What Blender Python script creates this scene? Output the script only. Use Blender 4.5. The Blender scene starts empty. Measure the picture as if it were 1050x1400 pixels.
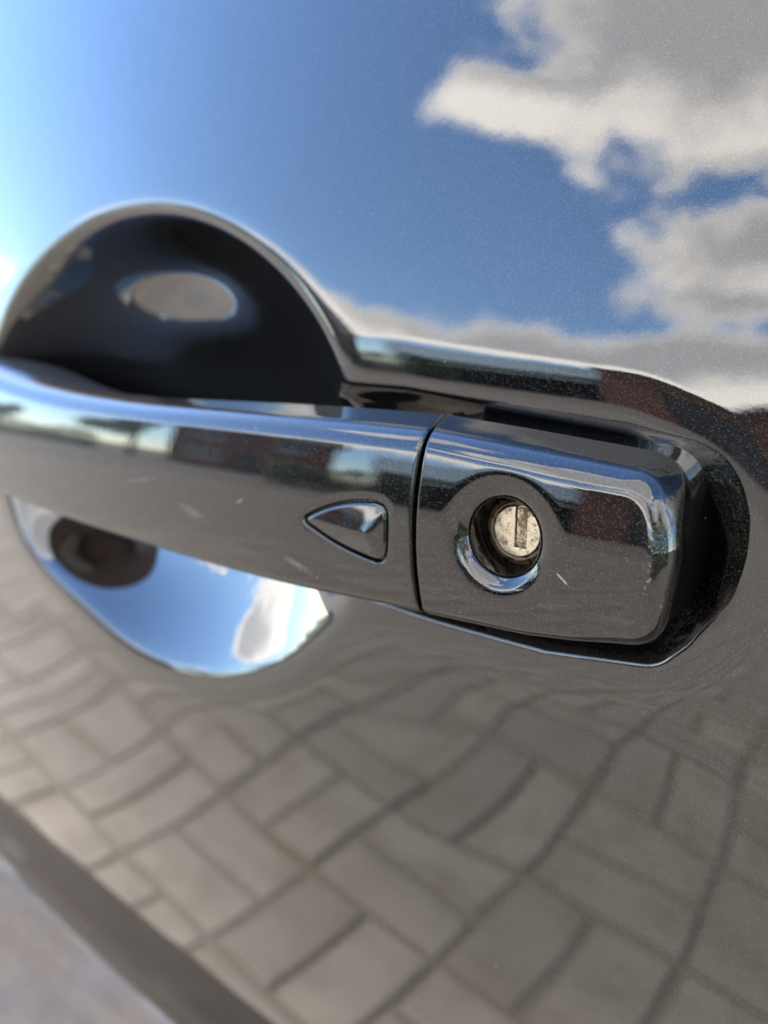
import bpy, bmesh, math, random
import numpy as np
random.seed(7); rng = np.random.default_rng(7)
R = math.radians
sc = bpy.context.scene
C = sc.collection

# ------------------------------------------------------------------ camera, sky, sun, exposure
# "local millimetres": origin = middle of the lock hole on the handle face, x along the car, y into the door, z up
S = 0.85e-3                 # local mm -> metres
H0 = 0.90                   # height of the lock above the paving
def W(p): return (p[0]*S, p[1]*S, p[2]*S + H0)

fwd = np.array([-0.59076, 0.76829, -0.24644]); fwd /= np.linalg.norm(fwd)
right = np.cross(fwd, (0, 0, 1.0)); right /= np.linalg.norm(right)
upv = np.cross(right, fwd)
cam_d = bpy.data.cameras.new('camera'); cam = bpy.data.objects.new('camera', cam_d); C.objects.link(cam)
import mathutils
M = mathutils.Matrix(((right[0], upv[0], -fwd[0]), (right[1], upv[1], -fwd[1]), (right[2], upv[2], -fwd[2])))
cam.matrix_world = mathutils.Matrix.Translation(W((69.99, -130.21, 43.07))) @ M.to_4x4()
cam_d.sensor_fit = 'VERTICAL'; cam_d.sensor_height = 36.0; cam_d.lens = 27.0
cam_d.clip_start = 0.005; cam_d.clip_end = 2000
cam_d.dof.use_dof = True; cam_d.dof.focus_distance = 0.128; cam_d.dof.aperture_fstop = 10.0
sc.camera = cam

SUN_EL, SUN_AZ = 56.0, -66.0        # azimuth measured from +y (behind the car) towards +x
sun_dir = np.array([math.sin(R(SUN_AZ))*math.cos(R(SUN_EL)), math.cos(R(SUN_AZ))*math.cos(R(SUN_EL)), math.sin(R(SUN_EL))])
sd = bpy.data.lights.new('sun', 'SUN'); so = bpy.data.objects.new('sun', sd); C.objects.link(so)
sd.energy = 3.2; sd.angle = R(0.53); sd.color = (1.0, 0.95, 0.88)
so.rotation_euler = mathutils.Vector(sun_dir).to_track_quat('Z', 'Y').to_euler()
so.location = (0, 0, 20)

sc.view_settings.view_transform = 'Standard'; sc.view_settings.look = 'None'
sc.view_settings.gamma = 1.0; sc.view_settings.use_curve_mapping = False
sc.view_settings.exposure = 3.25
sc.cycles.use_denoising = True
sc.cycles.max_bounces = 6; sc.cycles.glossy_bounces = 5; sc.cycles.diffuse_bounces = 3
sc.cycles.caustics_reflective = False; sc.cycles.caustics_refractive = False

class NT:
    """small helper round a node tree"""
    def __init__(s, tree): s.t = tree; s.l = tree.links
    def n(s, kind, **kw):
        nd = s.t.nodes.new(kind)
        for k, v in kw.items(): setattr(nd, k, v)
        return nd
    def put(s, sock, v):
        if isinstance(v, bpy.types.NodeSocket): s.l.new(v, sock)
        elif v is not None: sock.default_value = v
    def m(s, op, a, b=None, c=None, clamp=False):
        nd = s.n('ShaderNodeMath', operation=op, use_clamp=clamp)
        for i, v in enumerate((a, b, c)):
            if v is not None: s.put(nd.inputs[i], v)
        return nd.outputs[0]
    def v(s, op, a, b=None, scale=None):
        nd = s.n('ShaderNodeVectorMath', operation=op)
        s.put(nd.inputs[0], a)
        if b is not None: s.put(nd.inputs[1], b)
        if scale is not None: s.put(nd.inputs['Scale'], scale)
        return nd.outputs['Value'] if op in ('LENGTH', 'DOT_PRODUCT', 'DISTANCE') else nd.outputs[0]
    def ramp(s, x, lo, hi, a=0.0, b=1.0):
        nd = s.n('ShaderNodeMapRange', interpolation_type='SMOOTHSTEP')
        for i, v in enumerate((x, lo, hi, a, b)): s.put(nd.inputs[i], v)
        return nd.outputs[0]
    def mix(s, f, a, b):
        nd = s.n('ShaderNodeMix', data_type='RGBA')
        s.put(nd.inputs[0], f); s.put(nd.inputs[6], a); s.put(nd.inputs[7], b)
        return nd.outputs[2]
    def noise(s, vec, scale, detail=4, rough=0.5, dist=0.0):
        nd = s.n('ShaderNodeTexNoise'); s.put(nd.inputs['Vector'], vec)
        nd.inputs['Scale'].default_value = scale; nd.inputs['Detail'].default_value = detail
        nd.inputs['Roughness'].default_value = rough; nd.inputs['Distortion'].default_value = dist
        return nd.outputs
def rgb(r, g, b): return (r, g, b, 1.0)

world = bpy.data.worlds.new('World'); sc.world = world; world.use_nodes = True
wt = world.node_tree; wt.nodes.clear(); N = NT(wt)
sky = N.n('ShaderNodeTexSky', sky_type='NISHITA', sun_disc=False)
sky.sun_elevation = R(SUN_EL); sky.sun_rotation = R(SUN_AZ); sky.altitude = 100; sky.air_density = 1.0; sky.dust_density = 0.0; sky.ozone_density = 6.0
tc = N.n('ShaderNodeTexCoord').outputs['Generated']
dirn = N.v('NORMALIZE', tc)
sep = N.n('ShaderNodeSeparateXYZ'); N.put(sep.inputs[0], dirn)
dx, dy, dz = sep.outputs
# cumulus field on a high layer: the same kind of cloud all round, with banks (azimuth/elevation in degrees) where they stood
az = N.m('MULTIPLY', N.m('ARCTAN2', N.m('MULTIPLY', dx, -1), N.m('MULTIPLY', dy, -1)), 57.2958)    # 0 = straight away from the door, + = towards -x
el = N.m('MULTIPLY', N.m('ARCSINE', dz), 57.2958)
CLOUDS = [  # az, el, half-width, half-height, weight
    (-2, 50, 43, 26.5, 3.0), (32.5, 28.6, 6.5, 2.6, 0.9), (-8, 18.8, 31, 5.2, 1.6), (8, 11, 52, 3.4, 1.3), (78, 11, 6.5, 5, 0.9),
    (-60, 22, 30, 14, 1.0), (104, 9, 30, 4, 0.4), (150, 30, 40, 16, 0.9), (62, 52, 13, 9, 0.8), (-140, 30, 40, 18, 0.9)]
def cloud_density(el_shift):
    e = N.m('ADD', el, el_shift)
    q = N.v('ADD', N.v('MULTIPLY', dirn, (1, 1, 1.7)), (3.1, 1.7, 0.4+el_shift*0.03))
    w1 = N.noise(q, 11.0, 8, 0.62, 0.25)[0]
    w2 = N.noise(q, 3.0, 3, 0.5)[0]
    tot = None
    for (a, b, ha, hb, wgt) in CLOUDS:
        u = N.m('DIVIDE', N.m('SUBTRACT', az, a), ha); v = N.m('DIVIDE', N.m('SUBTRACT', e, b), hb)
        d = N.m('SUBTRACT', 1.0, N.m('POWER', N.m('ADD', N.m('POWER', N.m('ABSOLUTE', u), 3.0), N.m('POWER', N.m('ABSOLUTE', v), 3.0)), 0.3333))
        d = N.m('MULTIPLY', N.m('MAXIMUM', d, -0.5/wgt), wgt)
        tot = d if tot is None else N.m('MAXIMUM', tot, d)
    return N.m('ADD', tot, N.m('ADD', N.m('MULTIPLY', N.m('SUBTRACT', w1, 0.5), 1.25), N.m('MULTIPLY', N.m('SUBTRACT', w2, 0.5), 1.0)))
d0 = cloud_density(0.0); d1 = cloud_density(-3.0)
cover = N.ramp(d0, 0.0, 0.30)
lit = N.m('MAXIMUM', N.ramp(d1, 0.55, -0.2), N.m('MULTIPLY', N.ramp(d0, 0.5, 0.08), 0.7))
ccol = N.mix(lit, rgb(3.7, 3.65, 3.7), rgb(8.8, 8.3, 7.6))
skyc = N.mix(N.m('MULTIPLY', cover, 0.96), sky.outputs[0], ccol)
bg = N.n('ShaderNodeBackground'); N.put(bg.inputs[0], skyc); bg.inputs[1].default_value = 0.125
wo = N.n('ShaderNodeOutputWorld'); N.l.new(bg.outputs[0], wo.inputs[0])

# ------------------------------------------------------------------ materials
def new_mat(name):
    m = bpy.data.materials.new(name); m.use_nodes = True; t = m.node_tree
    b = t.nodes['Principled BSDF']; return m, NT(t), b
def simple(name, col, rough=0.6, metal=0.0, var=0.0, scale=20.0, bump=0.0):
    m, n, b = new_mat(name); b.inputs['Roughness'].default_value = rough; b.inputs['Metallic'].default_value = metal
    co = n.n('ShaderNodeTexCoord').outputs['Object']; nz = n.noise(co, scale, 5, 0.6)
    n.put(b.inputs['Base Color'], n.mix(nz[0], rgb(*[c*(1-var) for c in col]), rgb(*[min(1, c*(1+var)) for c in col])))
    if bump:
        bp = n.n('ShaderNodeBump'); bp.inputs['Strength'].default_value = bump; n.put(bp.inputs['Height'], nz[0]); n.put(b.inputs['Normal'], bp.outputs[0])
    return m
def local_pos(n):
    """world position back in local millimetres"""
    g = n.n('ShaderNodeNewGeometry').outputs['Position']
    return n.v('SCALE', n.v('SUBTRACT', g, (0, 0, H0)), scale=1.0/S)

def car_paint(name, marks=(), dust=0.35, ledge=False, ior=1.60):
    m, n, b = new_mat(name)
    p = local_pos(n)
    # metal flakes under the lacquer
    vo = n.n('ShaderNodeTexVoronoi'); n.put(vo.inputs['Vector'], p); vo.inputs['Scale'].default_value = 5.5
    fl = n.n('ShaderNodeSeparateColor'); n.put(fl.inputs[0], vo.outputs['Color'])
    spark = n.ramp(fl.outputs[0], 0.84, 1.0)
    base = n.mix(spark, rgb(0.0022, 0.0021, 0.0022), rgb(0.036, 0.034, 0.032))
    # dust specks and a thin film of grime on top
    vd = n.n('ShaderNodeTexVoronoi'); n.put(vd.inputs['Vector'], p); vd.inputs['Scale'].default_value = 0.22
    sp = n.n('ShaderNodeSeparateColor'); n.put(sp.inputs[0], vd.outputs['Color'])
    size = n.m('MULTIPLY', n.m('MULTIPLY', sp.outputs[0], sp.outputs[0]), 0.055)
    speck = n.m('MULTIPLY', n.m('LESS_THAN', vd.outputs['Distance'], size), n.m('GREATER_THAN', sp.outputs[1], 1 - dust))
    tot = speck
    for (x, y, z, rx, rz, ang, sc_, th) in marks:       # scuffs where they are in the lacquer
        q = n.v('SUBTRACT', p, (x, y, z))
        sx = n.n('ShaderNodeSeparateXYZ'); n.put(sx.inputs[0], q)
        ca, sa = math.cos(R(ang)), math.sin(R(ang))
        u = n.m('ADD', n.m('MULTIPLY', sx.outputs[0], ca), n.m('MULTIPLY', sx.outputs[2], sa))
        v = n.m('SUBTRACT', n.m('MULTIPLY', sx.outputs[2], ca), n.m('MULTIPLY', sx.outputs[0], sa))
        uu = n.m('DIVIDE', u, rx); vv = n.m('DIVIDE', v, rz)
        fall = n.m('SUBTRACT', 1.0, n.m('ADD', n.m('MULTIPLY', uu, uu), n.m('MULTIPLY', vv, vv)), clamp=True)
        nz = n.noise(q, sc_, 5, 0.7)[0]
        mk = n.ramp(n.m('ADD', nz, n.m('MULTIPLY', fall, 0.22)), th, th + 0.08)
        tot = n.m('MAXIMUM', tot, n.m('MULTIPLY', mk, n.m('GREATER_THAN', fall, 0.0)))
    base = n.mix(n.m('MULTIPLY', tot, 0.6), base, rgb(0.28, 0.27, 0.26))
    if ledge:                                              # dust settled on the ledge under the feature line
        sz = n.n('ShaderNodeSeparateXYZ'); n.put(sz.inputs[0], p)
        dl = n.m('MULTIPLY', n.ramp(sz.outputs[2], -273.0, -279.0), n.ramp(n.noise(p, 0.03, 5, 0.6)[0], 0.2, 0.7, 0.80, 0.98))
        tot = n.m('MAXIMUM', tot, dl)
        dustc = n.mix(n.noise(n.v('MULTIPLY', p, (0.25, 1, 1)), 0.12, 6, 0.7)[0], rgb(0.070, 0.054, 0.040), rgb(0.225, 0.174, 0.130))
        base = n.mix(dl, base, dustc)
    n.put(b.inputs['Base Color'], base)
    n.put(b.inputs['Metallic'], n.m('MULTIPLY', n.m('SUBTRACT', 1.0, tot), 0.65))
    b.inputs['Roughness'].default_value = 0.42
    b.inputs['Specular IOR Level'].default_value = 0.0
    n.put(b.inputs['Coat Weight'], n.m('SUBTRACT', 1.0, n.m('MULTIPLY', tot, 0.97)))
    b.inputs['Coat IOR'].default_value = ior
    film = n.noise(p, 0.06, 5, 0.6)[0]
    n.put(b.inputs['Coat Roughness'], n.ramp(film, 0.35, 0.75, 0.004, 0.022))
    # faint orange peel of the lacquer
    op = n.noise(p, 0.35, 2, 0.5)[0]
    bp = n.n('ShaderNodeBump'); bp.inputs['Strength'].default_value = 0.02; bp.inputs['Distance'].default_value = 0.0002
    n.put(bp.inputs['Height'], op); n.put(b.inputs['Coat Normal'], bp.outputs[0])
    return m
MAT = {}
MAT['door'] = car_paint('black metallic door paint', dust=0.3, ledge=True, ior=1.72)
MAT['bar'] = car_paint('black metallic handle paint', [(-96, 0, -9.0, 8, 2.6, -12, 2.2, 0.70), (-57, 0, -16.2, 8, 1.7, -14, 2.6, 0.69), (-77, 0, -3, 3, 0.5, 35, 1.8, 0.66), (-120, 0, -3, 12, 0.3, 12, 1.2, 0.66)], dust=0.7)
MAT['cap'] = car_paint('black metallic cap paint', [(13, 1, -5.4, 2.0, 0.28, -38, 0.9, 0.50), (28.6, 3, 0, 1.3, 12, 0, 1.6, 0.76)], dust=0.75)
MAT['plastic'] = simple('black moulded plastic', (0.006, 0.0055, 0.0055), 0.5, 0, 0.2, 900)
MAT['under'] = simple('brown grey moulded plastic', (0.42, 0.29, 0.265), 0.6, 0, 0.2, 300)
MAT['rubber'] = simple('black rubber', (0.012, 0.012, 0.012), 0.7, 0, 0.3, 900)

def lock_metal(name, dirt_lo, dirt_hi, col=(0.62, 0.56, 0.46)):
    m, n, b = new_mat(name); p = local_pos(n)
    a = n.noise(p, 0.55, 6, 0.65)[0]; f = n.noise(p, 3.0, 4, 0.7)[0]
    d = n.ramp(n.m('ADD', n.m('MULTIPLY', a, 0.75), n.m('MULTIPLY', f, 0.25)), dirt_lo, dirt_hi)
    n.put(b.inputs['Base Color'], n.mix(d, rgb(*col), n.mix(f, rgb(0.05, 0.03, 0.015), rgb(0.16, 0.10, 0.045))))
    n.put(b.inputs['Metallic'], n.m('SUBTRACT', 1.0, n.m('MULTIPLY', d, 0.9)))
    n.put(b.inputs['Roughness'], n.m('ADD', 0.20, n.m('MULTIPLY', d, 0.6)))
    bp = n.n('ShaderNodeBump'); bp.inputs['Strength'].default_value = 0.25; bp.inputs['Distance'].default_value = 0.0002
    n.put(bp.inputs['Height'], f); n.put(b.inputs['Normal'], bp.outputs[0])
    return m
MAT['lock'] = lock_metal('worn lock metal', 0.49, 0.63, (0.56, 0.50, 0.40))
MAT['shutter'] = lock_metal('grimy brass shutter', 0.42, 0.54, (0.42, 0.36, 0.26))
MAT['ring'] = lock_metal('dark lock ring', 0.40, 0.55, (0.05, 0.047, 0.044))

# ------------------------------------------------------------------ mesh helpers
def mesh_obj(name, verts, faces, mat, parent=None, smooth=True, scale=True):
    v = np.asarray(verts, float)
    if scale: v = v*S + np.array([0, 0, H0])
    me = bpy.data.meshes.new(name); me.from_pydata(v.tolist(), [], faces if isinstance(faces, list) else faces.tolist()); me.update()
    if smooth: me.shade_smooth()
    me.materials.append(mat)
    o = bpy.data.objects.new(name, me); C.objects.link(o)
    if parent is not None: o.parent = parent
    return o
def grid_faces(nu, nv, wrap_u=False, flip=False, off=0):
    """index [i*nv+j]"""
    i = np.arange(nu if wrap_u else nu-1); j = np.arange(nv-1)
    I, J = np.meshgrid(i, j, indexing='ij'); I2 = (I+1) % nu
    f = np.stack([I*nv+J, I2*nv+J, I2*nv+J+1, I*nv+J+1], -1).reshape(-1, 4)
    if flip: f = f[:, ::-1]
    return f + off
def catmull(P, n, closed=True):
    P = np.asarray(P, float); k = len(P); out = []
    segs = k if closed else k-1
    for i in range(segs):
        g = lambda q: P[(i+q) % k] if closed else P[min(max(i+q, 0), k-1)]
        p0, p1, p2, p3 = g(-1), g(0), g(1), g(2)
        for t in np.linspace(0, 1, n, endpoint=False):
            out.append(0.5*((2*p1)+(-p0+p2)*t+(2*p0-5*p1+4*p2-p3)*t*t+(-p0+3*p1-3*p2+p3)*t**3))
    if not closed: out.append(P[-1])
    return np.array(out)
def rounded_poly(P, rad, n=10):
    """closed polygon with rounded corners"""
    P = np.asarray(P, float); k = len(P); out = []
    for i in range(k):
        a, b, c = P[i-1], P[i], P[(i+1) % k]; r = rad[i]
        u = (a-b)/np.linalg.norm(a-b); v = (c-b)/np.linalg.norm(c-b)
        ang = math.acos(np.clip(u@v, -1, 1)); L = min(r/math.tan(ang/2), 0.48*np.linalg.norm(a-b), 0.48*np.linalg.norm(c-b))
        p, q = b+u*L, b+v*L
        for t in np.linspace(0, 1, n):          # quadratic blend, close to an arc
            out.append((1-t)**2*p + 2*t*(1-t)*b + t*t*q)
    return np.array(out)
def densify(P, step):
    out = []
    for i in range(len(P)):
        a, b = P[i], P[(i+1) % len(P)]; m = max(1, int(np.linalg.norm(b-a)/step))
        for t in range(m): out.append(a+(b-a)*t/m)
    return np.array(out)
def seg_dist(X, Z, P, closed=True):
    d = np.full(X.shape, 1e9); k = len(P)
    for i in range(k if closed else k-1):
        a = P[i]; b = P[(i+1) % k]; ab = b-a; L = ab@ab
        if L < 1e-12: continue
        t = np.clip(((X-a[0])*ab[0]+(Z-a[1])*ab[1])/L, 0, 1)
        d = np.minimum(d, np.hypot(X-a[0]-t*ab[0], Z-a[1]-t*ab[1]))
    return d
def inside(X, Z, P):
    r = np.zeros(X.shape, bool); k = len(P)
    for i in range(k):
        a = P[i]; b = P[(i+1) % k]
        if a[1] == b[1]: continue
        c = ((a[1] > Z) != (b[1] > Z)) & (X < (b[0]-a[0])*(Z-a[1])/(b[1]-a[1])+a[0])
        r ^= c
    return r
def sdf(X, Z, P): return np.where(inside(X, Z, P), -1.0, 1.0)*seg_dist(X, Z, P)
def sstep(x, a, b):
    t = np.clip((x-a)/(b-a), 0, 1); return t*t*(3-2*t)
def smax(a, b, k): 
    h = np.clip(0.5+0.5*(a-b)/k, 0, 1); return b*(1-h)+a*h + k*h*(1-h)

car = bpy.data.objects.new('car', None); C.objects.link(car); car.location = (-0.2, 0.03, 0)
car['label'] = 'black metallic car whose side door shows the pull handle and key lock'; car['category'] = 'car'
def child(o):
    o.parent = car; o.matrix_parent_inverse = mathutils.Matrix.Translation((0.2, -0.03, 0)); return o

# ------------------------------------------------------------------ door skin
Y0 = 24.0
ztab = np.linspace(-760, 240, 4001)
# lean of the skin (radians, + = faces up) by height: tumblehome above, feature line with an undercut below
tk = np.array([(-760, -0.10), (-540, 0.0), (-460, 0.02), (-380, 0.10), (-328, 0.55), (-304, 0.86), (-281, 0.88), (-276, 0.70), (-271, -0.18), (-266, -0.28), (-260, -0.26), (-252, -0.20), (-232, -0.12), (-204, -0.075), (-150, -0.035), (-60, 0.022), (0, 0.065), (25, 0.098), (60, 0.128), (150, 0.175), (240, 0.20)])
tilt = np.interp(ztab, tk[:, 0], tk[:, 1])
ker = np.hanning(25); ker /= ker.sum(); tilt = np.convolve(np.pad(tilt, 12, mode='edge'), ker, 'valid')
ytab = np.concatenate([[0], np.cumsum(0.5*(np.tan(tilt[1:])+np.tan(tilt[:-1]))*np.diff(ztab))]); ytab -= np.interp(0, ztab, ytab)
BOWL_C, BOWL_A, BOWL_E = (-162.0, 2.0), (105.0, 75.0), 2.0
OPEN = densify(rounded_poly([(-75, 26), (-44, 25.5), (14, 19.8), (30, 13), (36.4, 0), (35.4, -12.5), (31, -21), (25.5, -27.5), (0, -31), (-30, -31.2), (-75, -29.5)], [2, 10, 18, 16, 16, 12, 9, 9, 14, 10, 2], 12), 1.6)
def blur2(a, n, it=3):
    for ax in (0, 1):
        for _ in range(it):
            p_ = np.pad(a, [(n, n) if k == ax else (0, 0) for k in (0, 1)], mode='edge'); c_ = np.cumsum(np.insert(p_, 0, 0, axis=ax), axis=ax)
            a = (np.take(c_, range(2*n+1, c_.shape[ax]), ax)-np.take(c_, range(0, c_.shape[ax]-2*n-1), ax))/(2*n+1)
    return a
def door_y(X, Z):
    base = Y0 + np.interp(Z, ztab, ytab) + X*X/(2*6500.0)
    low = sstep(-Z, -5, 40)
    rho = (np.abs((X-BOWL_C[0]-9*low)/BOWL_A[0])**BOWL_E+np.abs((Z-BOWL_C[1])/(BOWL_A[1]+4*low))**BOWL_E)**(1/BOWL_E)
    nn_ = 2.8+0.2*sstep(Z, -25, 25)
    bowl = 30.2*(1-np.minimum(rho, 1.6)**nn_)                     # negative outside
    for (k_, x0_, z0_, sx_, sz_) in ((0.30, -150, 51, 31, 15), (0.6, -215, -58, 36, 26)):      # dents added to steer which reflections the bowl wall shows
        bowl = bowl + k_*(Z-z0_)*np.exp(-((X-x0_)/sx_)**2-((Z-z0_)/sz_)**2)
    sm = 3.0+2.0*low                      # the lower rim rolls over more softly
    bowl = 0.5*(bowl+np.sqrt(bowl*bowl+sm*sm)) * (1-sstep(rho, 1.0, 1.75))
    m = (X > -420) & (X < 260) & (Z > -340)
    s = np.full(X.shape, 300.0); s[m] = sdf(X[m], Z[m], OPEN)
    i0, i1 = np.searchsorted(X[:, 0], [-77, 65]); j0, j1 = np.searchsorted(Z[0], [-54, 49])
    w_ = np.maximum(sstep(-s[i0:i1, j0:j1], 0.5, 4.0), sstep(s[i0:i1, j0:j1], 0.8, 4.0)*(1-sstep(s[i0:i1, j0:j1], 14, 18))); s[i0:i1, j0:j1] = s[i0:i1, j0:j1]*(1-w_) + blur2(s[i0:i1, j0:j1], 5)*w_
    wsh = 13.0 - 3.0*sstep(-Z, 0, 20)
    t = np.clip((wsh-s)/wsh, 0, 1.3)                              # rolled shoulder round the end cap, with a crisp outer edge
    sl = 0.085*np.clip(Z+34, 0, 40)/40
    sh = wsh*(sl*(t-0.07*(1-np.exp(-t/0.07))) + 0.5*0.15*t*t)
    lip = 0.9 - 0.3*sstep(-Z, 12, 24); q = np.maximum(-s+lip, 0)
    deep = np.where(q < 2*lip, q*q/(4*lip), q-lip)*1.02
    deep = np.where(deep < 8, deep, 8+5.0*(1-np.exp(-(deep-8)/5.0)))
    rec = sh + deep
    rec *= 1-sstep(-X, 62, 100)
    dm = -smax(-(rho-1)*80.0, -s, 12.0)                            # the skin swells softly outwards round the whole recess
    soft = 4.0*np.log1p(np.exp(np.clip(dm/4.0, -30, 30)))
    wide = -(2.0+1.6*sstep(-Z, 5, 48))*np.exp(-soft/33.0)
    # slight pressing waves of a real panel
    wave = 0.5*(0.020*np.sin(X*0.083+Z*0.051+1.0)+0.017*np.sin(X*0.049-Z*0.112+2.2)+0.012*np.sin(X*0.141+Z*0.093)+0.010*np.sin(Z*0.171-X*0.033+0.7))
    base = base + wide + wave
    return base + smax(bowl, rec, 3.0) - 0.75*np.exp(-((bowl-rec)/3.0)**2)*0
def lin(a, b, st): return np.linspace(a, b, max(2, int(round(abs(b-a)/st))+1))
gx = np.concatenate([lin(-900, -340, 14)[:-1], lin(-340, -260, 1.6)[:-1], lin(-260, -78, 0.8)[:-1], lin(-78, 66, 0.45)[:-1], lin(66, 90, 1.2)[:-1], lin(90, 330, 12)])
gz = np.concatenate([lin(-640, -330, 10)[:-1], lin(-330, -55, 0.9)[:-1], lin(-55, 50, 0.45)[:-1], lin(50, 90, 0.7)[:-1], lin(90, 240, 3)])
X, Z = np.meshgrid(gx, gz, indexing='ij'); Y = door_y(X, Z)
V = np.stack([X, Y, Z], -1).reshape(-1, 3)
F_ = grid_faces(len(gx), len(gz))
nx, nz = len(gx), len(gz)
# turned-in edge all round, so the skin has thickness
loop = [i*nz for i in range(nx)] + [(nx-1)*nz+j for j in range(1, nz)] + [i*nz+nz-1 for i in range(nx-2, -1, -1)] + [j for j in range(nz-2, 0, -1)]
back = V[loop].copy(); back[:, 1] += 60
fl = F_.tolist(); n0 = len(V)
for k in range(len(loop)):
    k2 = (k+1) % len(loop); fl.append([loop[k2], loop[k], n0+k, n0+k2])
fl.append([n0+k for k in range(len(loop))][::-1])
child(mesh_obj('door_skin', np.vstack([V, back]), fl, MAT['door']))

# ------------------------------------------------------------------ handle face shared by bar and end cap
def face_y(X, Z): return 0.085*Z + Z*Z/(2*125.0)
def gap_x(Z): return -22.4 + 0.0040*(Z-4)**2
def fillet(d, r):
    q = np.clip(r-d, 0, r); return r-np.sqrt(np.maximum(r*r-q*q, 0))

TR = 5.2; ph_ = np.linspace(0, R(75), 40); TD = 3.8+TR*math.sin(R(75)); TOP_D = np.r_[TD-TR*np.sin(ph_), 0.0]; TOP_Y = np.r_[TR*(1-np.cos(ph_)), TR*(1-math.cos(R(75)))+3.8*math.tan(R(75))]
def top_drop(d): return np.interp(d, TOP_D[::-1], TOP_Y[::-1], right=0.0)   # rolled front edge, then the sloping upper side
# unlock button outline (x, z)
BTN = catmull([(-54.0, -3.9), (-51.5, -2.3), (-47, -0.2), (-42, 1.5), (-36.5, 2.6), (-32.4, 2.8), (-30.4, 1.9), (-29.7, 0), (-29.5, -4), (-29.6, -7.4), (-30.3, -9.4), (-32.2, -10.2), (-36, -9.8), (-40.5, -9.0), (-46, -7.6), (-50.5, -6.0), (-53.4, -4.9)], 8)

# ------------------------------------------------------------------ grip bar
XL = -335.0
xs_u = np.concatenate([lin(XL, -60, 2.0)[:-1], lin(-60, -27, 0.22)[:-1], lin(-27, -23.6, 0.4)[:-1], np.array([-23.6, -23.4, -23.2, -23.05, -22.95, -22.88, -22.85])])
zt = lambda x: np.interp(x, [-300, -262, -235, -215, -195, -160, -125, -80, -46, -20], [29, 28, 26.5, 24.3, 22.0, 20.0, 19.6, 21.0, 21.8, 21.8])
zb = lambda x: np.interp(x, [-300, -262, -235, -205, -160, -119, -85, -59, -40, -23], [-21, -20.5, -20, -20, -22.6, -23.4, -23.6, -23.0, -21.8, -20.4])
def smoothed(f, x): return sum(f(x+d) for d in np.linspace(-14, 14, 15))/15.0
tfrac = np.concatenate([0.5*(1-np.cos(np.linspace(0, math.pi*0.25, 22))) * (0.22/(0.5*(1-math.cos(math.pi*0.25)))), np.linspace(0.22, 0.62, 92)[1:], 0.62+0.38*np.sin(np.linspace(0, math.pi/2, 60))[1:]])
XX, TT = np.meshgrid(xs_u, tfrac, indexing='ij')
zbx, ztx = smoothed(zb, XX), smoothed(zt, XX)
ZZ = zbx+(ztx-zbx)*TT
XG = XX + (gap_x(ZZ)+22.4)*sstep(XX, -27, -23)            # right end follows the joint curve
endd = np.maximum((-22.4-0.45) - XX, 0)
rb, rt = 2.4, 8.5
tdrop = top_drop(ztx-ZZ+2.0+0.7*sstep(-XX, 45, 130))
YY = face_y(XG, ZZ) + fillet(ZZ-zbx, rb) + tdrop
XG = XG - 0.25*tdrop*sstep(XX, -55, -23)
YY += 0.00035*np.maximum(-(XX+60), 0)**2*0.18 + np.where(XX < -290, ((-290-XX)/45.0)**2*16, 0)
YY += fillet(endd, 0.9)
mb = (XX > -60) & (XX < -25)
sb = np.full(XX.shape, 9.0); sb[mb] = sdf(XG[mb], ZZ[mb], BTN)
YY += 1.7*(1-sstep(sb, 0.2, 0.7)) + 0.13*np.exp(-((sb-0.9)/0.9)**2)*(ZZ < 20)
nxs, nts = XX.shape
backz = [0.965, 0.90, 0.70, 0.5, 0.30, 0.10, 0.04]
backy = [16.5, 18.5, 18.5, 17.5, 16.8, 16.0, 12.0]
rows = np.zeros((nxs, nts+len(backz), 3))
rows[:, :nts] = np.stack([XG, YY, ZZ], -1)
ext = np.where(xs_u < -290, ((-290-xs_u)/45.0)**2*10, 0)
for k, (fz, by) in enumerate(zip(backz, backy)):
    zz = zbx[:, 0]+(ztx[:, 0]-zbx[:, 0])*fz
    rows[:, nts+k] = np.stack([xs_u + (gap_x(zz)+22.4)*sstep(xs_u, -27, -23) - 0.25*(12 if k < 3 else 6 if k == 3 else 0)*sstep(xs_u, -55, -23), np.full(nxs, by)+ext+20.0*sstep(-xs_u, 130, 225), zz], -1)
nt2 = nts+len(backz)
# end walls: front points fall straight back to the rear plane
endR = rows[-1].copy(); endR[:, 1] = np.maximum(endR[:, 1], 22.5)
endL = rows[0].copy(); endL[:, 1] = 60.0
allr = np.concatenate([endL[None], rows, endR[None]], 0)
Vb = allr.transpose(1, 0, 2)                               # [t, x]
nb = allr.shape[0]
fb = grid_faces(nt2, nb, wrap_u=True, flip=False)
fb = fb.tolist(); fb.append([t*nb + nb-1 for t in range(nt2)]); fb.append([t*nb for t in range(nt2)][::-1])
bar = child(mesh_obj('grip_bar', Vb.reshape(-1, 3), fb, MAT['bar']))
bar.data.materials.append(MAT['plastic']); bar.data.materials.append(MAT['under'])                  # rear and underside are bare moulded plastic
mi = np.zeros(len(fb), np.int32); mi[(nts-1)*(nb-1):nt2*(nb-1)] = 1; mi[(nt2-2)*(nb-1):nt2*(nb-1)] = 2; bar.data.polygons.foreach_set('material_index', mi)

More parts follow.
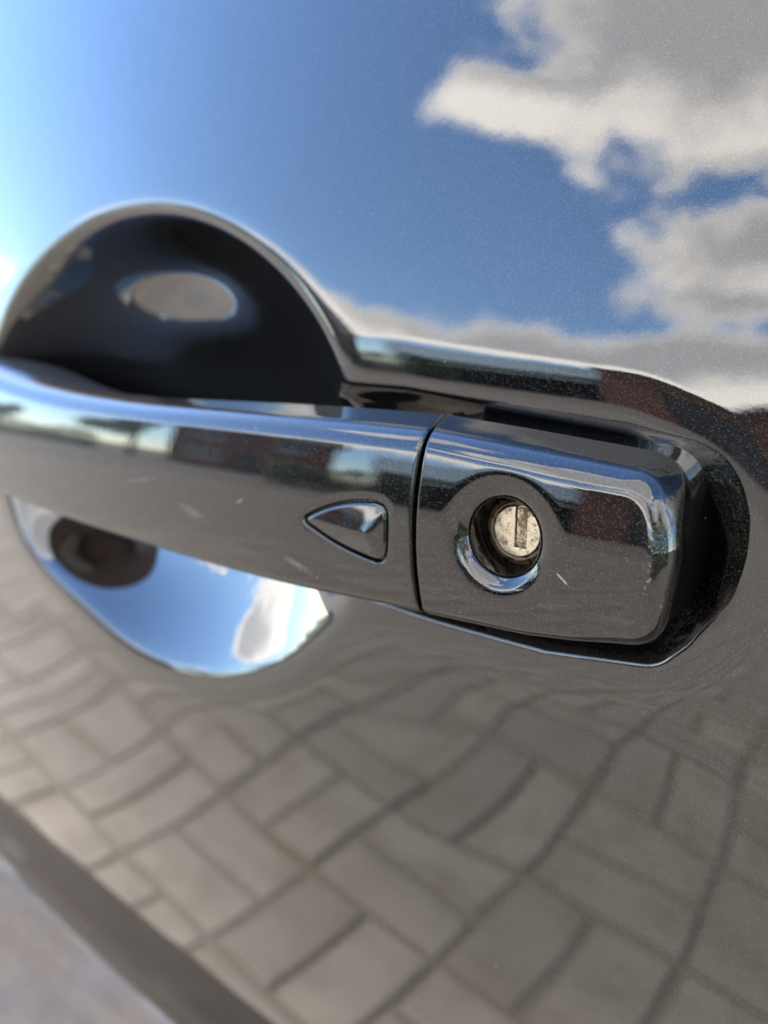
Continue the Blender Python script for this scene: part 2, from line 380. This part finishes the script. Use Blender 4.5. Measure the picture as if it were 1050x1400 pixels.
# pale moulded insert and raised marks on the back of the bar (seen only mirrored in the hand recess)
MAT['insert'] = simple('pale grey moulded plastic', (0.82, 0.81, 0.80), 0.5, 0, 0.1, 300)
def capsule(cx_, cz_, hl, hw, y0, dep, ang=0.0):
    t_ = np.linspace(0, 2*math.pi, 48, endpoint=False); ox = np.where(np.cos(t_) > 0, hl-hw, -(hl-hw)); ca_, sa_ = math.cos(ang), math.sin(ang); L_ = []
    for k_, yk in ((1.0, 0), (1.0, .55), (.93, .85), (.75, 1.0), (.02, 1.06)):
        u_ = (ox*(k_ if k_ < .5 else 1)+hw*np.cos(t_)*k_); v_ = hw*np.sin(t_)*k_
        L_.append(np.stack([cx_+u_*ca_-v_*sa_, np.full(48, y0+dep*yk), cz_+u_*sa_+v_*ca_], -1))
    return np.stack(L_, 1).reshape(-1, 3), grid_faces(48, 5, wrap_u=True)
def bar_back(x): return 17.0+20.0*float(sstep(np.array(-x), 130, 225))
def under(v): return np.stack([v[:, 0], v[:, 2], -v[:, 1]], -1)      # turn a capsule so that it sits on the underside
v, f = capsule(-236.5, 13.0, 5.2, 1.7, 20.2, 1.0, 0.45)
mesh_obj('moulded_insert', under(v), f[:, ::-1], MAT['insert'], bar)
for k_ in range(7):
    x_ = -241+k_*1.55; v, f = capsule(x_, 8.2+k_*0.55, .62, 0.2, 20.0, .45, [1.57, .8, 2.2, 1.57, 0.2, 1.0, 2.0][k_])
    mesh_obj('raised_mark', under(v), f[:, ::-1], MAT['insert'], bar)

# unlock button: three facets meeting at a peak
pk = np.array([-36.6, -2.7]); NA = 220
ang = np.arctan2(BTN[:, 1]-pk[1], BTN[:, 0]-pk[0]); o = np.argsort(ang)
rad = np.hypot(BTN[:, 0]-pk[0], BTN[:, 1]-pk[1])[o]; ang = ang[o]
th = np.linspace(-math.pi, math.pi, NA, endpoint=False)
Rb = np.interp(th, np.r_[ang-2*math.pi, ang, ang+2*math.pi], np.r_[rad, rad, rad])
fr = np.sin(np.linspace(0, math.pi/2, 40))
TH, FR = np.meshgrid(th, fr, indexing='ij'); RR = Rb[:, None]*FR*0.985
bx, bz = pk[0]+RR*np.cos(TH), pk[1]+RR*np.sin(TH)
top_l = BTN[:44]; right_l = BTN[44:76]; bot_l = np.vstack([BTN[76:], BTN[:1]])
dt, dr, db = seg_dist(bx, bz, top_l, False), seg_dist(bx, bz, right_l, False), seg_dist(bx, bz, bot_l, False)
def smin(a, b, k): return -smax(-a, -b, k)
hgt = 1.25*smin(smin(0.15*dt, 0.20*db, 0.3), 0.24*dr, 0.3)
dedge = np.minimum(np.minimum(dt, db), dr)
by = face_y(bx, bz) + 0.35 - hgt + fillet(dedge, 0.9)
ring0 = np.stack([bx, by, bz], -1)
skirt = ring0[:, -1].copy(); skirt[:, 1] += 2.0
Vn = np.concatenate([ring0, skirt[:, None]], 1)
fbn = grid_faces(NA, 41, wrap_u=True, flip=True)
btn = child(mesh_obj('unlock_button', Vn.reshape(-1, 3), fbn, MAT['bar'])); btn.parent = bar; btn.matrix_parent_inverse = bar.matrix_world.inverted() if False else mathutils.Matrix.Identity(4)

# ------------------------------------------------------------------ end cap with lock hole
capP = [(-22.0+0.0, 23.8), (22, 21.2), (31.0, 17.5), (33.0, 6), (32.6, -8), (29.5, -16.6), (6, -19.3), (-21.5, -20.6)]
cap_o = rounded_poly([(-22, 22.0), (30.2, 18.2), (32.8, 2), (31.2, -15.4), (5, -19.3), (-22, -20.8)], [0.8, 9.5, 16, 8.0, 20, 0.8], 14)
cap_o = densify(cap_o, 0.5)
cap_o[:, 0] += np.where(cap_o[:, 0] < -20.5, (gap_x(cap_o[:, 1])+22.4+0.05), 0)
LC = -1.5; cap_o[:, 0] -= LC
RH = 7.9; NA = 560
ang = np.arctan2(cap_o[:, 1], cap_o[:, 0]); o = np.argsort(ang)
rad = np.hypot(cap_o[:, 0], cap_o[:, 1])[o]; ang = ang[o]
# angles spaced along the outline so that the corners keep their shape
L = np.r_[0, np.cumsum(np.hypot(*np.diff(cap_o[o], axis=0).T))]
th = np.interp(np.linspace(0, L[-1], NA, endpoint=False), L, ang)
Ro = np.interp(th, np.r_[ang-2*math.pi, ang, ang+2*math.pi], np.r_[rad, rad, rad])
s1 = np.r_[np.linspace(0, 1, 40)**1.6*0.30, np.linspace(0.30, 0.70, 22)[1:], 0.70+0.30*np.sin(np.linspace(0, math.pi/2, 46))[1:]]
TH, SS = np.meshgrid(th, s1, indexing='ij'); RR = RH+(Ro[:, None]-RH)*SS
cx, cz = RR*np.cos(TH), RR*np.sin(TH)
cx = cx+LC; cap_o[:, 0] += LC
dd = seg_dist(cx, cz, cap_o)
dd[:, -1] = 0
wl = sstep(-cx, 15, 21); wt_ = sstep(cz-0.25*np.maximum(cx-12, 0), 1, 17); wb = sstep(-cz, 4, 14); wr = sstep(cx, 14, 25)
rf = 5.0*np.ones_like(cx); rf = rf*(1-wt_)+8.2*wt_; rf = rf*(1-wb)+2.6*wb; rf = np.where(cx > 0, rf*(1-wr*0.7)+4.8*wr*0.7, rf); rf = rf*(1-wl)+0.9*wl
# the joint side keeps the bar's section: long fillet at the top, short below
dtop = np.clip(np.interp(cx, [-22, 30], [22.0, 18.2])-cz, 0, None)
yl = fillet(np.where(wl > 0, dtop, 99), 8.2)
base = face_y(cx, cz)
drop = fillet(dd, rf)*(1-wt_)+top_drop(dd+2.0)*wt_
dleft = np.clip(cx-(gap_x(cz)+0.5), 0, None)
dbot = np.clip(cz-np.interp(cx, [-22, 5, 31.2], [-20.8, -19.3, -15.2]), 0, None)
drop_left = top_drop(dtop+2.0)+fillet(dbot, 2.6)+fillet(dleft, 0.9)
drop = drop*(1-sstep(-cx, 6, 14))+drop_left*sstep(-cx, 6, 14)
dish = 2.3*np.exp(-np.maximum(RR-RH, 0)/1.75)*(1-sstep(RR, 11.5, 15)) + fillet(RR-RH, 0.55)
cy = base+drop+dish
cx_s = cx - 0.25*(top_drop(dtop+2.0))*sstep(-cx, 0, 21)
surf = np.stack([cx_s, cy, cz], -1)
bore = []
for (r_, y_) in [(7.3, 11.5), (7.45, 9.0), (7.7, 6.5), (7.9, 4.6)]:
    bore.append(np.stack([LC+r_*np.cos(th), np.full(NA, y_), r_*np.sin(th)], -1))
side = []
for k, y_ in enumerate([4, 9, 15, 28, 46]):
    q = surf[:, -1].copy(); q[:, 1] = np.maximum(q[:, 1]+0.5*(k+1), y_); sh_ = 1-0.004*(k+1)**1.5; q[:, 0] *= sh_; q[:, 2] *= sh_; side.append(q)
Vc = np.concatenate([np.stack(bore, 1), surf, np.stack(side, 1)], 1)
fc = grid_faces(NA, Vc.shape[1], wrap_u=True, flip=True)
cap = child(mesh_obj('handle_end_cap', Vc.reshape(-1, 3), fc, MAT['cap']))

# ------------------------------------------------------------------ lock cylinder
def lathe(prof, n=96, c=(0, 0)):
    t = np.linspace(0, 2*math.pi, n, endpoint=False)
    v = np.stack([np.stack([c[0]+r*np.cos(t), np.full(n, y), c[1]+r*np.sin(t)], -1) for r, y in prof], 1)
    return v.reshape(-1, 3), grid_faces(n, len(prof), wrap_u=True, flip=True)
v, f = lathe([(5.5, 13), (5.5, 8.6), (5.6, 8.2), (5.9, 8.0), (6.25, 8.0), (6.4, 8.3), (6.6, 8.8), (7.35, 8.9), (7.35, 12)], c=(LC, 0))
ring = child(mesh_obj('lock_cylinder', v, f, MAT['ring']))
# face plate: disc with the key slot sunk into it
fs = lin(-5.42, 5.42, 0.09); FX, FZ = np.meshgrid(fs, fs, indexing='ij')
rr = np.hypot(FX, FZ); k = np.minimum(1, 5.42/np.maximum(rr, 1e-6)); mx = np.maximum(np.abs(FX), np.abs(FZ))
DX, DZ = FX*np.sqrt(np.maximum(0, 1-(FZ/5.42)**2/2)), FZ*np.sqrt(np.maximum(0, 1-(FX/5.42)**2/2))
SLX, SLZ = (-0.35, 2.2), (-3.4, 6.3)
ds = np.maximum(np.maximum(SLX[0]-DX, DX-SLX[1]), np.maximum(SLZ[0]-DZ, DZ-SLZ[1]))
FY = 7.75+0.05*np.sin(DX*1.3)*np.cos(DZ*1.7) + 1.5*(1-sstep(ds, -0.06, 0.10)) + fillet(5.42-np.hypot(DX, DZ), 0.35)
v = np.stack([DX+LC, FY, DZ], -1).reshape(-1, 3)
fp = child(mesh_obj('lock_face', v, grid_faces(len(fs), len(fs)), MAT['lock'])); fp.parent = ring; fp.matrix_parent_inverse = mathutils.Matrix.Identity(4)
# spring shutter inside the slot
sx_ = lin(SLX[0]+0.22, SLX[1]-0.02, 0.1); sz_ = lin(SLZ[0]+0.25, 5.2, 0.1)
A, B = np.meshgrid(sx_, sz_, indexing='ij')
yy = 8.12+0.10*np.cos((A-0.6)*1.3)+0.05*np.sin(B*3.1)*np.sin(A*4+B) + 0.5*sstep(-B, 2.2, 2.9)
sh_ = child(mesh_obj('key_slot_shutter', np.stack([A+LC, yy, B], -1).reshape(-1, 3), grid_faces(len(sx_), len(sz_)), MAT['shutter'])); sh_.parent = ring; sh_.matrix_parent_inverse = mathutils.Matrix.Identity(4)
for ob in (btn, fp, sh_): ob.matrix_parent_inverse = mathutils.Matrix.Identity(4)

# ------------------------------------------------------------------ rest of the car: body behind the door (casts the shade on the paving, not seen directly)
body = [(-2.6, 0.32), (-2.62, 0.62), (-2.45, 0.92), (-1.55, 1.08), (-0.85, 1.48), (0.55, 1.52), (1.25, 1.12), (1.62, 0.98), (1.66, 0.45), (1.5, 0.30)]
bp = rounded_poly(body, [0.08, 0.1, 0.15, 0.3, 0.35, 0.4, 0.3, 0.15, 0.1, 0.08], 6)
secs = []
for (yy, k) in [(0.085, 0.96), (0.10, 1.0), (1.72, 1.0), (1.78, 0.97)]:
    q = np.zeros((len(bp), 3)); q[:, 0] = -0.4+(bp[:, 0]+0.4)*k; q[:, 2] = 0.8+(bp[:, 1]-0.8)*k
    lean = np.clip(bp[:, 1]-1.0, 0, 1)*0.55*(1 if yy < 1 else -1); q[:, 1] = yy+lean; secs.append(q)
Vq = np.stack(secs, 1); nbq = len(bp)
fq = grid_faces(nbq, 4, wrap_u=True).tolist(); fq.append([i*4 for i in range(nbq)]); fq.append([i*4+3 for i in range(nbq)][::-1])
child(mesh_obj('car_body', Vq.reshape(-1, 3), fq, MAT['door'], scale=False, smooth=False))
def wheel(x):
    v, f = lathe([(0.0, 0.0), (0.20, 0.0), (0.215, -0.02), (0.30, -0.03), (0.315, 0.0), (0.32, 0.04), (0.32, 0.17), (0.29, 0.20)], 40)
    v = v+np.array([x, 0.14, 0.32]); child(mesh_obj('wheel', v, f, MAT['rubber'], scale=False))
wheel(-1.75); wheel(0.95)

# ------------------------------------------------------------------ paving
def paver_mat(name, tint):
    m, n, b = new_mat(name)
    oi = n.n('ShaderNodeObjectInfo').outputs['Random']; g = n.n('ShaderNodeNewGeometry').outputs['Position']
    nz = n.noise(g, 9, 6, 0.65)[0]; fine = n.noise(g, 220, 3, 0.6)[0]
    c = n.mix(oi, rgb(0.152*tint, 0.131*tint, 0.106*tint), rgb(0.210*tint, 0.182*tint, 0.149*tint))
    c = n.mix(n.ramp(nz, 0.35, 0.8), c, rgb(0.120, 0.100, 0.075))
    c = n.mix(n.m('MULTIPLY', fine, 0.35), c, rgb(0.11, 0.097, 0.078))
    n.put(b.inputs['Base Color'], c); b.inputs['Roughness'].default_value = 0.9
    return m
MAT['paver'] = paver_mat('concrete paver', 1.0)
m, n, b = new_mat('joint sand and moss'); g = n.n('ShaderNodeNewGeometry').outputs['Position']
n.put(b.inputs['Base Color'], n.mix(n.ramp(n.noise(g, 3.2, 4, 0.6)[0], 0.5, 0.68), rgb(0.118, 0.101, 0.080), rgb(0.105, 0.100, 0.045))); b.inputs['Roughness'].default_value = 1.0
MAT['joint'] = m
m, n, b = new_mat('far asphalt'); g = n.n('ShaderNodeNewGeometry').outputs['Position']
n.put(b.inputs['Base Color'], n.mix(n.noise(g, 2.0, 6, 0.6)[0], rgb(0.080, 0.070, 0.058), rgb(0.115, 0.100, 0.082))); b.inputs['Roughness'].default_value = 0.9
MAT['asphalt'] = m
def sheet(name, x0, x1, y0, y1, z, mat):
    o = mesh_obj(name, [(x0, y0, z), (x1, y0, z), (x1, y1, z), (x0, y1, z)], [[0, 1, 2, 3]], mat, smooth=False, scale=False); return o
gr = sheet('ground', -900, 900, -900, 900, -0.075, MAT['asphalt']); gr['kind'] = 'structure'
PX0, PX1, PY0, PY1 = -9.0, 6.0, -7.6, 3.0
pv = sheet('pavement', PX0, PX1, PY0, PY1, -0.008, MAT['joint']); pv['kind'] = 'structure'
PW, PL, J = 0.138, 0.276, 0.015
def brick_mesh(w, l):
    bm = bmesh.new(); e = 0.006; hz = 0.06
    lo = [(-w/2, -l/2), (w/2, -l/2), (w/2, l/2), (-w/2, l/2)]; hi = [(-w/2+e, -l/2+e), (w/2-e, -l/2+e), (w/2-e, l/2-e), (-w/2+e, l/2-e)]
    a = [bm.verts.new((x, y, -hz)) for x, y in lo]; b_ = [bm.verts.new((x, y, -e*0.7)) for x, y in lo]; c_ = [bm.verts.new((x, y, 0)) for x, y in hi]
    for k in range(4):
        bm.faces.new((a[k], a[(k+1) % 4], b_[(k+1) % 4], b_[k])); bm.faces.new((b_[k], b_[(k+1) % 4], c_[(k+1) % 4], c_[k]))
    bm.faces.new(c_)
    me = bpy.data.meshes.new('paver'); bm.to_mesh(me); bm.free(); me.materials.append(MAT['paver']); return me
bmX, bmY = brick_mesh(PL-J, PW-J), brick_mesh(PW-J, PL-J)
GA = R(3.5); ca, sa = math.cos(GA), math.sin(GA); GO = (-0.16, -0.55)
near, far = [], []
for i in range(-34, 26):
    for j in range(-34, 18):
        for h in range(2):
            vert = (i+j) % 2 == 0
            u = (i+(0.25+0.5*h if vert else 0.5))*PL; w_ = (j+(0.5 if vert else 0.25+0.5*h))*PL
            x = GO[0]+u*ca-w_*sa; y = GO[1]+u*sa+w_*ca
            if not (PX0+0.2 < x < PX1-0.2 and PY0+0.2 < y < PY1-0.2): continue
            d = math.hypot((x+0.75)*0.9, y+1.35)
            (near if d < 5 else far).append((d, x, y, vert))
near.sort(); far += near[300:]; near = near[:300]
for d, x, y, vert in near:
    o = bpy.data.objects.new('paver', bmY if vert else bmX); C.objects.link(o); o.parent = pv
    o.location = (x+random.uniform(-.003, .003), y+random.uniform(-.003, .003), random.uniform(-.003, .001))
    o.rotation_euler = (random.uniform(-.006, .006), random.uniform(-.006, .006), GA+random.uniform(-.012, .012))
vs, fs_ = [], []
for d, x, y, vert in far:
    w_, l_ = ((PW-J), (PL-J)) if vert else ((PL-J), (PW-J)); k = len(vs); dz = random.uniform(-.003, .001)
    for (sx, sy, z) in [(-1, -1, -.06), (1, -1, -.06), (1, 1, -.06), (-1, 1, -.06), (-1, -1, dz), (1, -1, dz), (1, 1, dz), (-1, 1, dz)]:
        a_, b_ = sx*w_/2, sy*l_/2; vs.append((x+a_*ca-b_*sa, y+a_*sa+b_*ca, z))
    fs_ += [[k+4, k+5, k+6, k+7]] + [[k+q, k+(q+1) % 4, k+4+(q+1) % 4, k+4+q] for q in range(4)]
fo = mesh_obj('paver_field', vs, fs_, MAT['paver'], smooth=False, scale=False); fo['kind'] = 'stuff'; fo.parent = pv

# ------------------------------------------------------------------ what stands across the yard (seen mirrored in the paint)

def brick_mat(name, c1, c2, mortar):
    m, n, b = new_mat(name); co = n.n('ShaderNodeTexCoord').outputs['UV']
    t = n.n('ShaderNodeTexBrick'); n.put(t.inputs['Vector'], co)
    t.inputs['Color1'].default_value = rgb(*c1); t.inputs['Color2'].default_value = rgb(*c2); t.inputs['Mortar'].default_value = rgb(*mortar)
    t.inputs['Scale'].default_value = 1.0; t.inputs['Brick Width'].default_value = 0.24; t.inputs['Row Height'].default_value = 0.083; t.inputs['Mortar Size'].default_value = 0.01
    n.put(b.inputs['Base Color'], t.outputs['Color']); b.inputs['Roughness'].default_value = 0.9; return m
MAT['brick'] = brick_mat('brown brick', (0.15, 0.050, 0.030), (0.19, 0.075, 0.046), (0.12, 0.10, 0.085))
MAT['tile'] = simple('dark roof tile', (0.055, 0.045, 0.042), 0.7, 0, 0.3, 3)
MAT['white'] = simple('white painted board', (0.62, 0.64, 0.64), 0.5, 0, 0.06, 3)
MAT['grey'] = simple('dark grey render', (0.07, 0.068, 0.066), 0.8, 0, 0.2, 2)
MAT['glass'] = simple('window glass', (0.02, 0.025, 0.03), 0.03, 0, 0.1, 1)
MAT['bark'] = simple('bark', (0.09, 0.065, 0.045), 0.9, 0, 0.3, 8)
MAT['leaf'] = simple('leaf', (0.05, 0.085, 0.028), 0.6, 0, 0.45, 2.5)
MAT['cable'] = simple('cable', (0.02, 0.02, 0.02), 0.6)
def ubox(bm, x0, x1, y0, y1, z0, z1):
    uv = bm.loops.layers.uv.verify(); vs = [bm.verts.new((x, y, z)) for z in (z0, z1) for (x, y) in ((x0, y0), (x1, y0), (x1, y1), (x0, y1))]
    for q, ax in (((0, 1, 5, 4), 0), ((1, 2, 6, 5), 1), ((2, 3, 7, 6), 0), ((3, 0, 4, 7), 1), ((4, 5, 6, 7), 2), ((3, 2, 1, 0), 2)):
        f = bm.faces.new([vs[i] for i in q])
        for l in f.loops: c = l.vert.co; l[uv].uv = (c.x if ax != 1 else c.y, c.z if ax != 2 else c.y)
def bobj(name, boxes, mat, parent, bev=0.0):
    bm = bmesh.new()
    for b_ in boxes: ubox(bm, *b_)
    me = bpy.data.meshes.new(name); bm.to_mesh(me); bm.free(); me.materials.append(MAT[mat])
    o = bpy.data.objects.new(name, me); C.objects.link(o); o.parent = parent; return o
def thing(name, label, cat, az_, dist, face=None):
    """stand a thing at an azimuth from the door (0 = straight away, + = towards -x), its +y side facing the car"""
    o = bpy.data.objects.new(name, None); C.objects.link(o)
    o.location = (-math.sin(R(az_))*dist, -math.cos(R(az_))*dist, -0.075); o.rotation_euler = (0, 0, -R(az_ if face is None else face))
    o['label'] = label; o['category'] = cat; return o
def window(parent, x, z, w, h, y, sill=True):
    wf = bobj('window', [(x-w/2, x-w/2+.07, y-.1, y+.03, z, z+h), (x+w/2-.07, x+w/2, y-.1, y+.03, z, z+h), (x-w/2+.07, x+w/2-.07, y-.1, y+.03, z, z+.07), (x-w/2+.07, x+w/2-.07, y-.1, y+.03, z+h-.07, z+h), (x-.03, x+.03, y-.1, y+.025, z+.07, z+h-.07)], 'white', parent)
    bobj('pane', [(x-w/2+.07, x-.03, y-.06, y-.03, z+.07, z+h-.07)], 'glass', wf); bobj('pane', [(x+.03, x+w/2-.07, y-.06, y-.03, z+.07, z+h-.07)], 'glass', wf)
    if sill: bobj('sill', [(x-w/2-.06, x+w/2+.06, y-.1, y+.12, z-.08, z-.002)], 'white', wf)
def wall_with_holes(parent, w, d, h, holes, mat):
    """front wall at y=0 with openings (x0,x1,z0,z1), plain side and back walls; t thick"""
    t = 0.3; bx = [(-w/2, -w/2+t, -d, -t, 0, h), (w/2-t, w/2, -d, -t, 0, h), (-w/2+t, w/2-t, -d, -d+t, 0, h)]
    xsn = sorted({-w/2, w/2, *[q for H in holes for q in H[:2]]})
    for a_, b_ in zip(xsn[:-1], xsn[1:]):
        cut = sorted([(H[2], H[3]) for H in holes if H[0] <= a_+1e-6 and H[1] >= b_-1e-6]); z = 0
        for c0, c1 in cut:
            if c0 > z+1e-6: bx.append((a_, b_, -t, 0, z, c0))
            z = c1
        if z < h: bx.append((a_, b_, -t, 0, z, h))
    return bobj('wall', bx, mat, parent)
def gable_roof(parent, w, d, h, rise, over=0.35):
    bm = bmesh.new(); a = [(-w/2-over, over, h-.12), (w/2+over, over, h-.12), (w/2+over, -d/2, h+rise), (-w/2-over, -d/2, h+rise), (-w/2-over, -d-over, h-.12), (w/2+over, -d-over, h-.12)]
    lo = [bm.verts.new(p) for p in a]; hi = [bm.verts.new((p[0], p[1], p[2]+.2)) for p in a]
    for q in ((0, 1, 2, 3), (3, 2, 5, 4)): bm.faces.new([hi[i] for i in q]); bm.faces.new([lo[i] for i in q][::-1])
    for q in ((0, 1), (1, 2), (2, 5), (5, 4), (4, 3), (3, 0)): bm.faces.new([lo[q[0]], lo[q[1]], hi[q[1]], hi[q[0]]])
    me = bpy.data.meshes.new('roof'); bm.to_mesh(me); bm.free(); me.materials.append(MAT['tile']); o = bpy.data.objects.new('roof', me); C.objects.link(o); o.parent = parent
    bm = bmesh.new()
    for x in (-w/2, w/2-.3):
        v = [bm.verts.new((xx, yy, zz)) for xx in (x, x+.3) for yy, zz in ((0, h), (-d, h), (-d/2, h+rise-.02))]
        bm.faces.new(v[:3]); bm.faces.new(v[3:][::-1]); bm.faces.new((v[0], v[2], v[5], v[3])); bm.faces.new((v[1], v[4], v[5], v[2]))
    me = bpy.data.meshes.new('gable'); bm.to_mesh(me); bm.free(); me.materials.append(MAT['brick']); o = bpy.data.objects.new('gable', me); C.objects.link(o); o.parent = parent
# two-storey brick house
t = thing('brick_house', 'brown brick house with dark tiled gable roof beside the tree', 'house', 47, 30)
wins = [(-1.9, 0.95, 1.3, 1.3), (1.6, 0.95, 1.3, 1.3), (-1.9, 3.4, 1.3, 1.15), (1.6, 3.4, 1.3, 1.15)]
wall_with_holes(t, 6.6, 8, 4.7, [(x-w/2, x+w/2, z, z+h) for x, z, w, h in wins]+[(-0.55, 0.45, 0.0, 2.15)], 'brick')
for x, z, w, h in wins: window(t, x, z, w, h, -0.08)
dr = bobj('door', [(-0.55, 0.45, -0.2, -0.12, 0, 2.15)], 'grey', t); bobj('handle', [(0.28, 0.36, -0.118, -0.07, 1.0, 1.04)], 'white', dr)
gable_roof(t, 6.6, 8, 4.7, 1.9)
# carport with white slatted front board
t = thing('carport', 'low dark carport with white horizontal slats along its top', 'carport', 29, 17)
for x in (-2.2, 2.1): bobj('post', [(x, x+.12, -.16, -.04, 0, 2.05)], 'grey', t)
bobj('back_wall', [(-2.3, 2.3, -4.6, -4.4, 0, 2.0)], 'grey', t); bobj('side_wall', [(-2.5, -2.3, -4.4, -.2, 0, 2.0)], 'grey', t); bobj('side_wall', [(2.3, 2.5, -4.4, -.2, 0, 2.0)], 'grey', t)
bobj('roof', [(-2.6, 2.6, -4.7, -.03, 2.052, 2.16)], 'tile', t)
for k in range(5): bobj('slat', [(-2.6, 2.6, -.025, .03, 2.18+.19*k, 2.32+.19*k)], 'white', t)
for x in (-2.66, 2.6): bobj('slat_frame', [(x, x+.06, -.04, .05, 2.165, 3.1)], 'white', t)
# brick garages
def garage(az_, dist, label):
    t = thing('brick_garage', label, 'garage', az_, dist)
    wall_with_holes(t, 4.6, 5.5, 3.05, [(-1.25, 1.25, 0, 2.1)], 'brick')
    for k in range(7): bobj('door_panel', [(-1.25, 1.25, -.2, -.15, .01+k*.3, .29+k*.3)], 'grey', t)
    bobj('roof', [(-2.5, 2.5, -5.6, .12, 3.052, 3.3)], 'tile', t)
    return t
garage(14, 15.5, 'brown brick garage with dark flat roof next to the white slatted carport')
# garden wall and hedges
def foliage(name, n_, shape, leaf, parent, seed):
    r_ = np.random.default_rng(seed); P = shape(r_, n_); m_ = len(P)
    a = r_.normal(size=(m_, 3)); a /= np.linalg.norm(a, axis=1)[:, None]; b_ = np.cross(a, r_.normal(size=(m_, 3))); b_ /= np.linalg.norm(b_, axis=1)[:, None]
    l = leaf*r_.uniform(.6, 1.3, (m_, 1)); V_ = np.stack([P-a*l, P+b_*l*.5, P+a*l, P-b_*l*.5], 1).reshape(-1, 3)
    me = bpy.data.meshes.new(name); me.from_pydata(V_.tolist(), [], np.arange(4*m_).reshape(-1, 4).tolist()); me.materials.append(MAT['leaf'])
    o = bpy.data.objects.new(name, me); C.objects.link(o); o.parent = parent; return o
def tree(label, az_, dist, hgt, seed):
    t = thing('tree', label, 'tree', az_, dist); r_ = np.random.default_rng(seed)
    cen = np.stack([r_.normal(0, .24*hgt*.5, 16), r_.normal(0, .24*hgt*.5, 16), r_.uniform(.42, .9, 16)*hgt], -1)
    def shp(r, n): 
        i = r.integers(0, 16, n); d = r.normal(size=(n, 3)); d /= np.linalg.norm(d, axis=1)[:, None]
        return cen[i]+d*(r.uniform(.55, 1, (n, 1))*hgt*.13)
    foliage('crown', 4200, shp, .11, t, seed)
    bm = bmesh.new(); 
    def limb(p, q, r0, r1):
        p, q = mathutils.Vector(p), mathutils.Vector(q); ax = (q-p).normalized(); u = ax.orthogonal().normalized(); w_ = ax.cross(u)
        A_ = [bm.verts.new(p+(u*math.cos(k*math.pi/4)+w_*math.sin(k*math.pi/4))*r0) for k in range(8)]; B_ = [bm.verts.new(q+(u*math.cos(k*math.pi/4)+w_*math.sin(k*math.pi/4))*r1) for k in range(8)]
        for k in range(8): bm.faces.new((A_[k], A_[(k+1) % 8], B_[(k+1) % 8], B_[k]))
    limb((0, 0, 0), (0.05, 0, .45*hgt), .03*hgt, .022*hgt)
    for c in cen[:9]: limb((0.05, 0, .42*hgt), c, .014*hgt, .004*hgt)
    me = bpy.data.meshes.new('trunk'); bm.to_mesh(me); bm.free(); me.materials.append(MAT['bark']); o = bpy.data.objects.new('trunk', me); C.objects.link(o); o.parent = t
tree('broad green tree standing beside the brown brick house', 56, 27, 5.0, 3)
tree('small round tree growing far down the yard past the broad tree', 66, 44, 4.6, 5)
def hedge(label, az_, dist, w, h, seed, face=None):
    t = thing('hedge', label, 'hedge', az_, dist, face)
    def shp(r, n):
        p = np.stack([r.uniform(-w/2, w/2, n), r.uniform(-.45, .45, n), r.uniform(0, h, n)], -1); p[:, 2] *= .93+.1*np.sin(p[:, 0]*2.3); return p
    foliage('foliage', int(1300*w*h/2), shp, .07, t, seed); bobj('stem', [(-.03, .03, -.03, .03, 0, h*.5)], 'bark', t)
hedge('clipped green hedge running on from the brick garage', -6, 12.5, 5.0, 1.7, 11)
hedge('added tall hedge that blocks the sky mirrored in the end cap', -42, 3.6, 4.2, 2.5, 14)  # added behind the camera to darken what the cap's right edge mirrors
hedge('long low hedge between the carport and the brown house', 39.5, 17, 3.6, 1.9, 12)
hedge('far hedge along the end of the yard', 72, 30, 14, 1.8, 13, 60)
# overhead cable
a_, b_ = np.array([-26, -2.0, 7.6]), np.array([14, -3.4, 7.4]); K = 41; t_ = np.linspace(0, 1, K)[:, None]
pts = a_+(b_-a_)*t_; pts[:, 2] -= (2.4*t_*(1-t_))[:, 0]; an = np.linspace(0, 2*math.pi, 8, endpoint=False)
vt = np.stack([pts+np.array([0, math.cos(k)*.022, math.sin(k)*.022]) for k in an], 0)
co_ = mesh_obj('overhead_cable', vt.reshape(-1, 3), grid_faces(8, K, wrap_u=True), MAT['cable'], scale=False)
co_['label'] = 'thin dark cable strung overhead across the yard'; co_['category'] = 'cable'
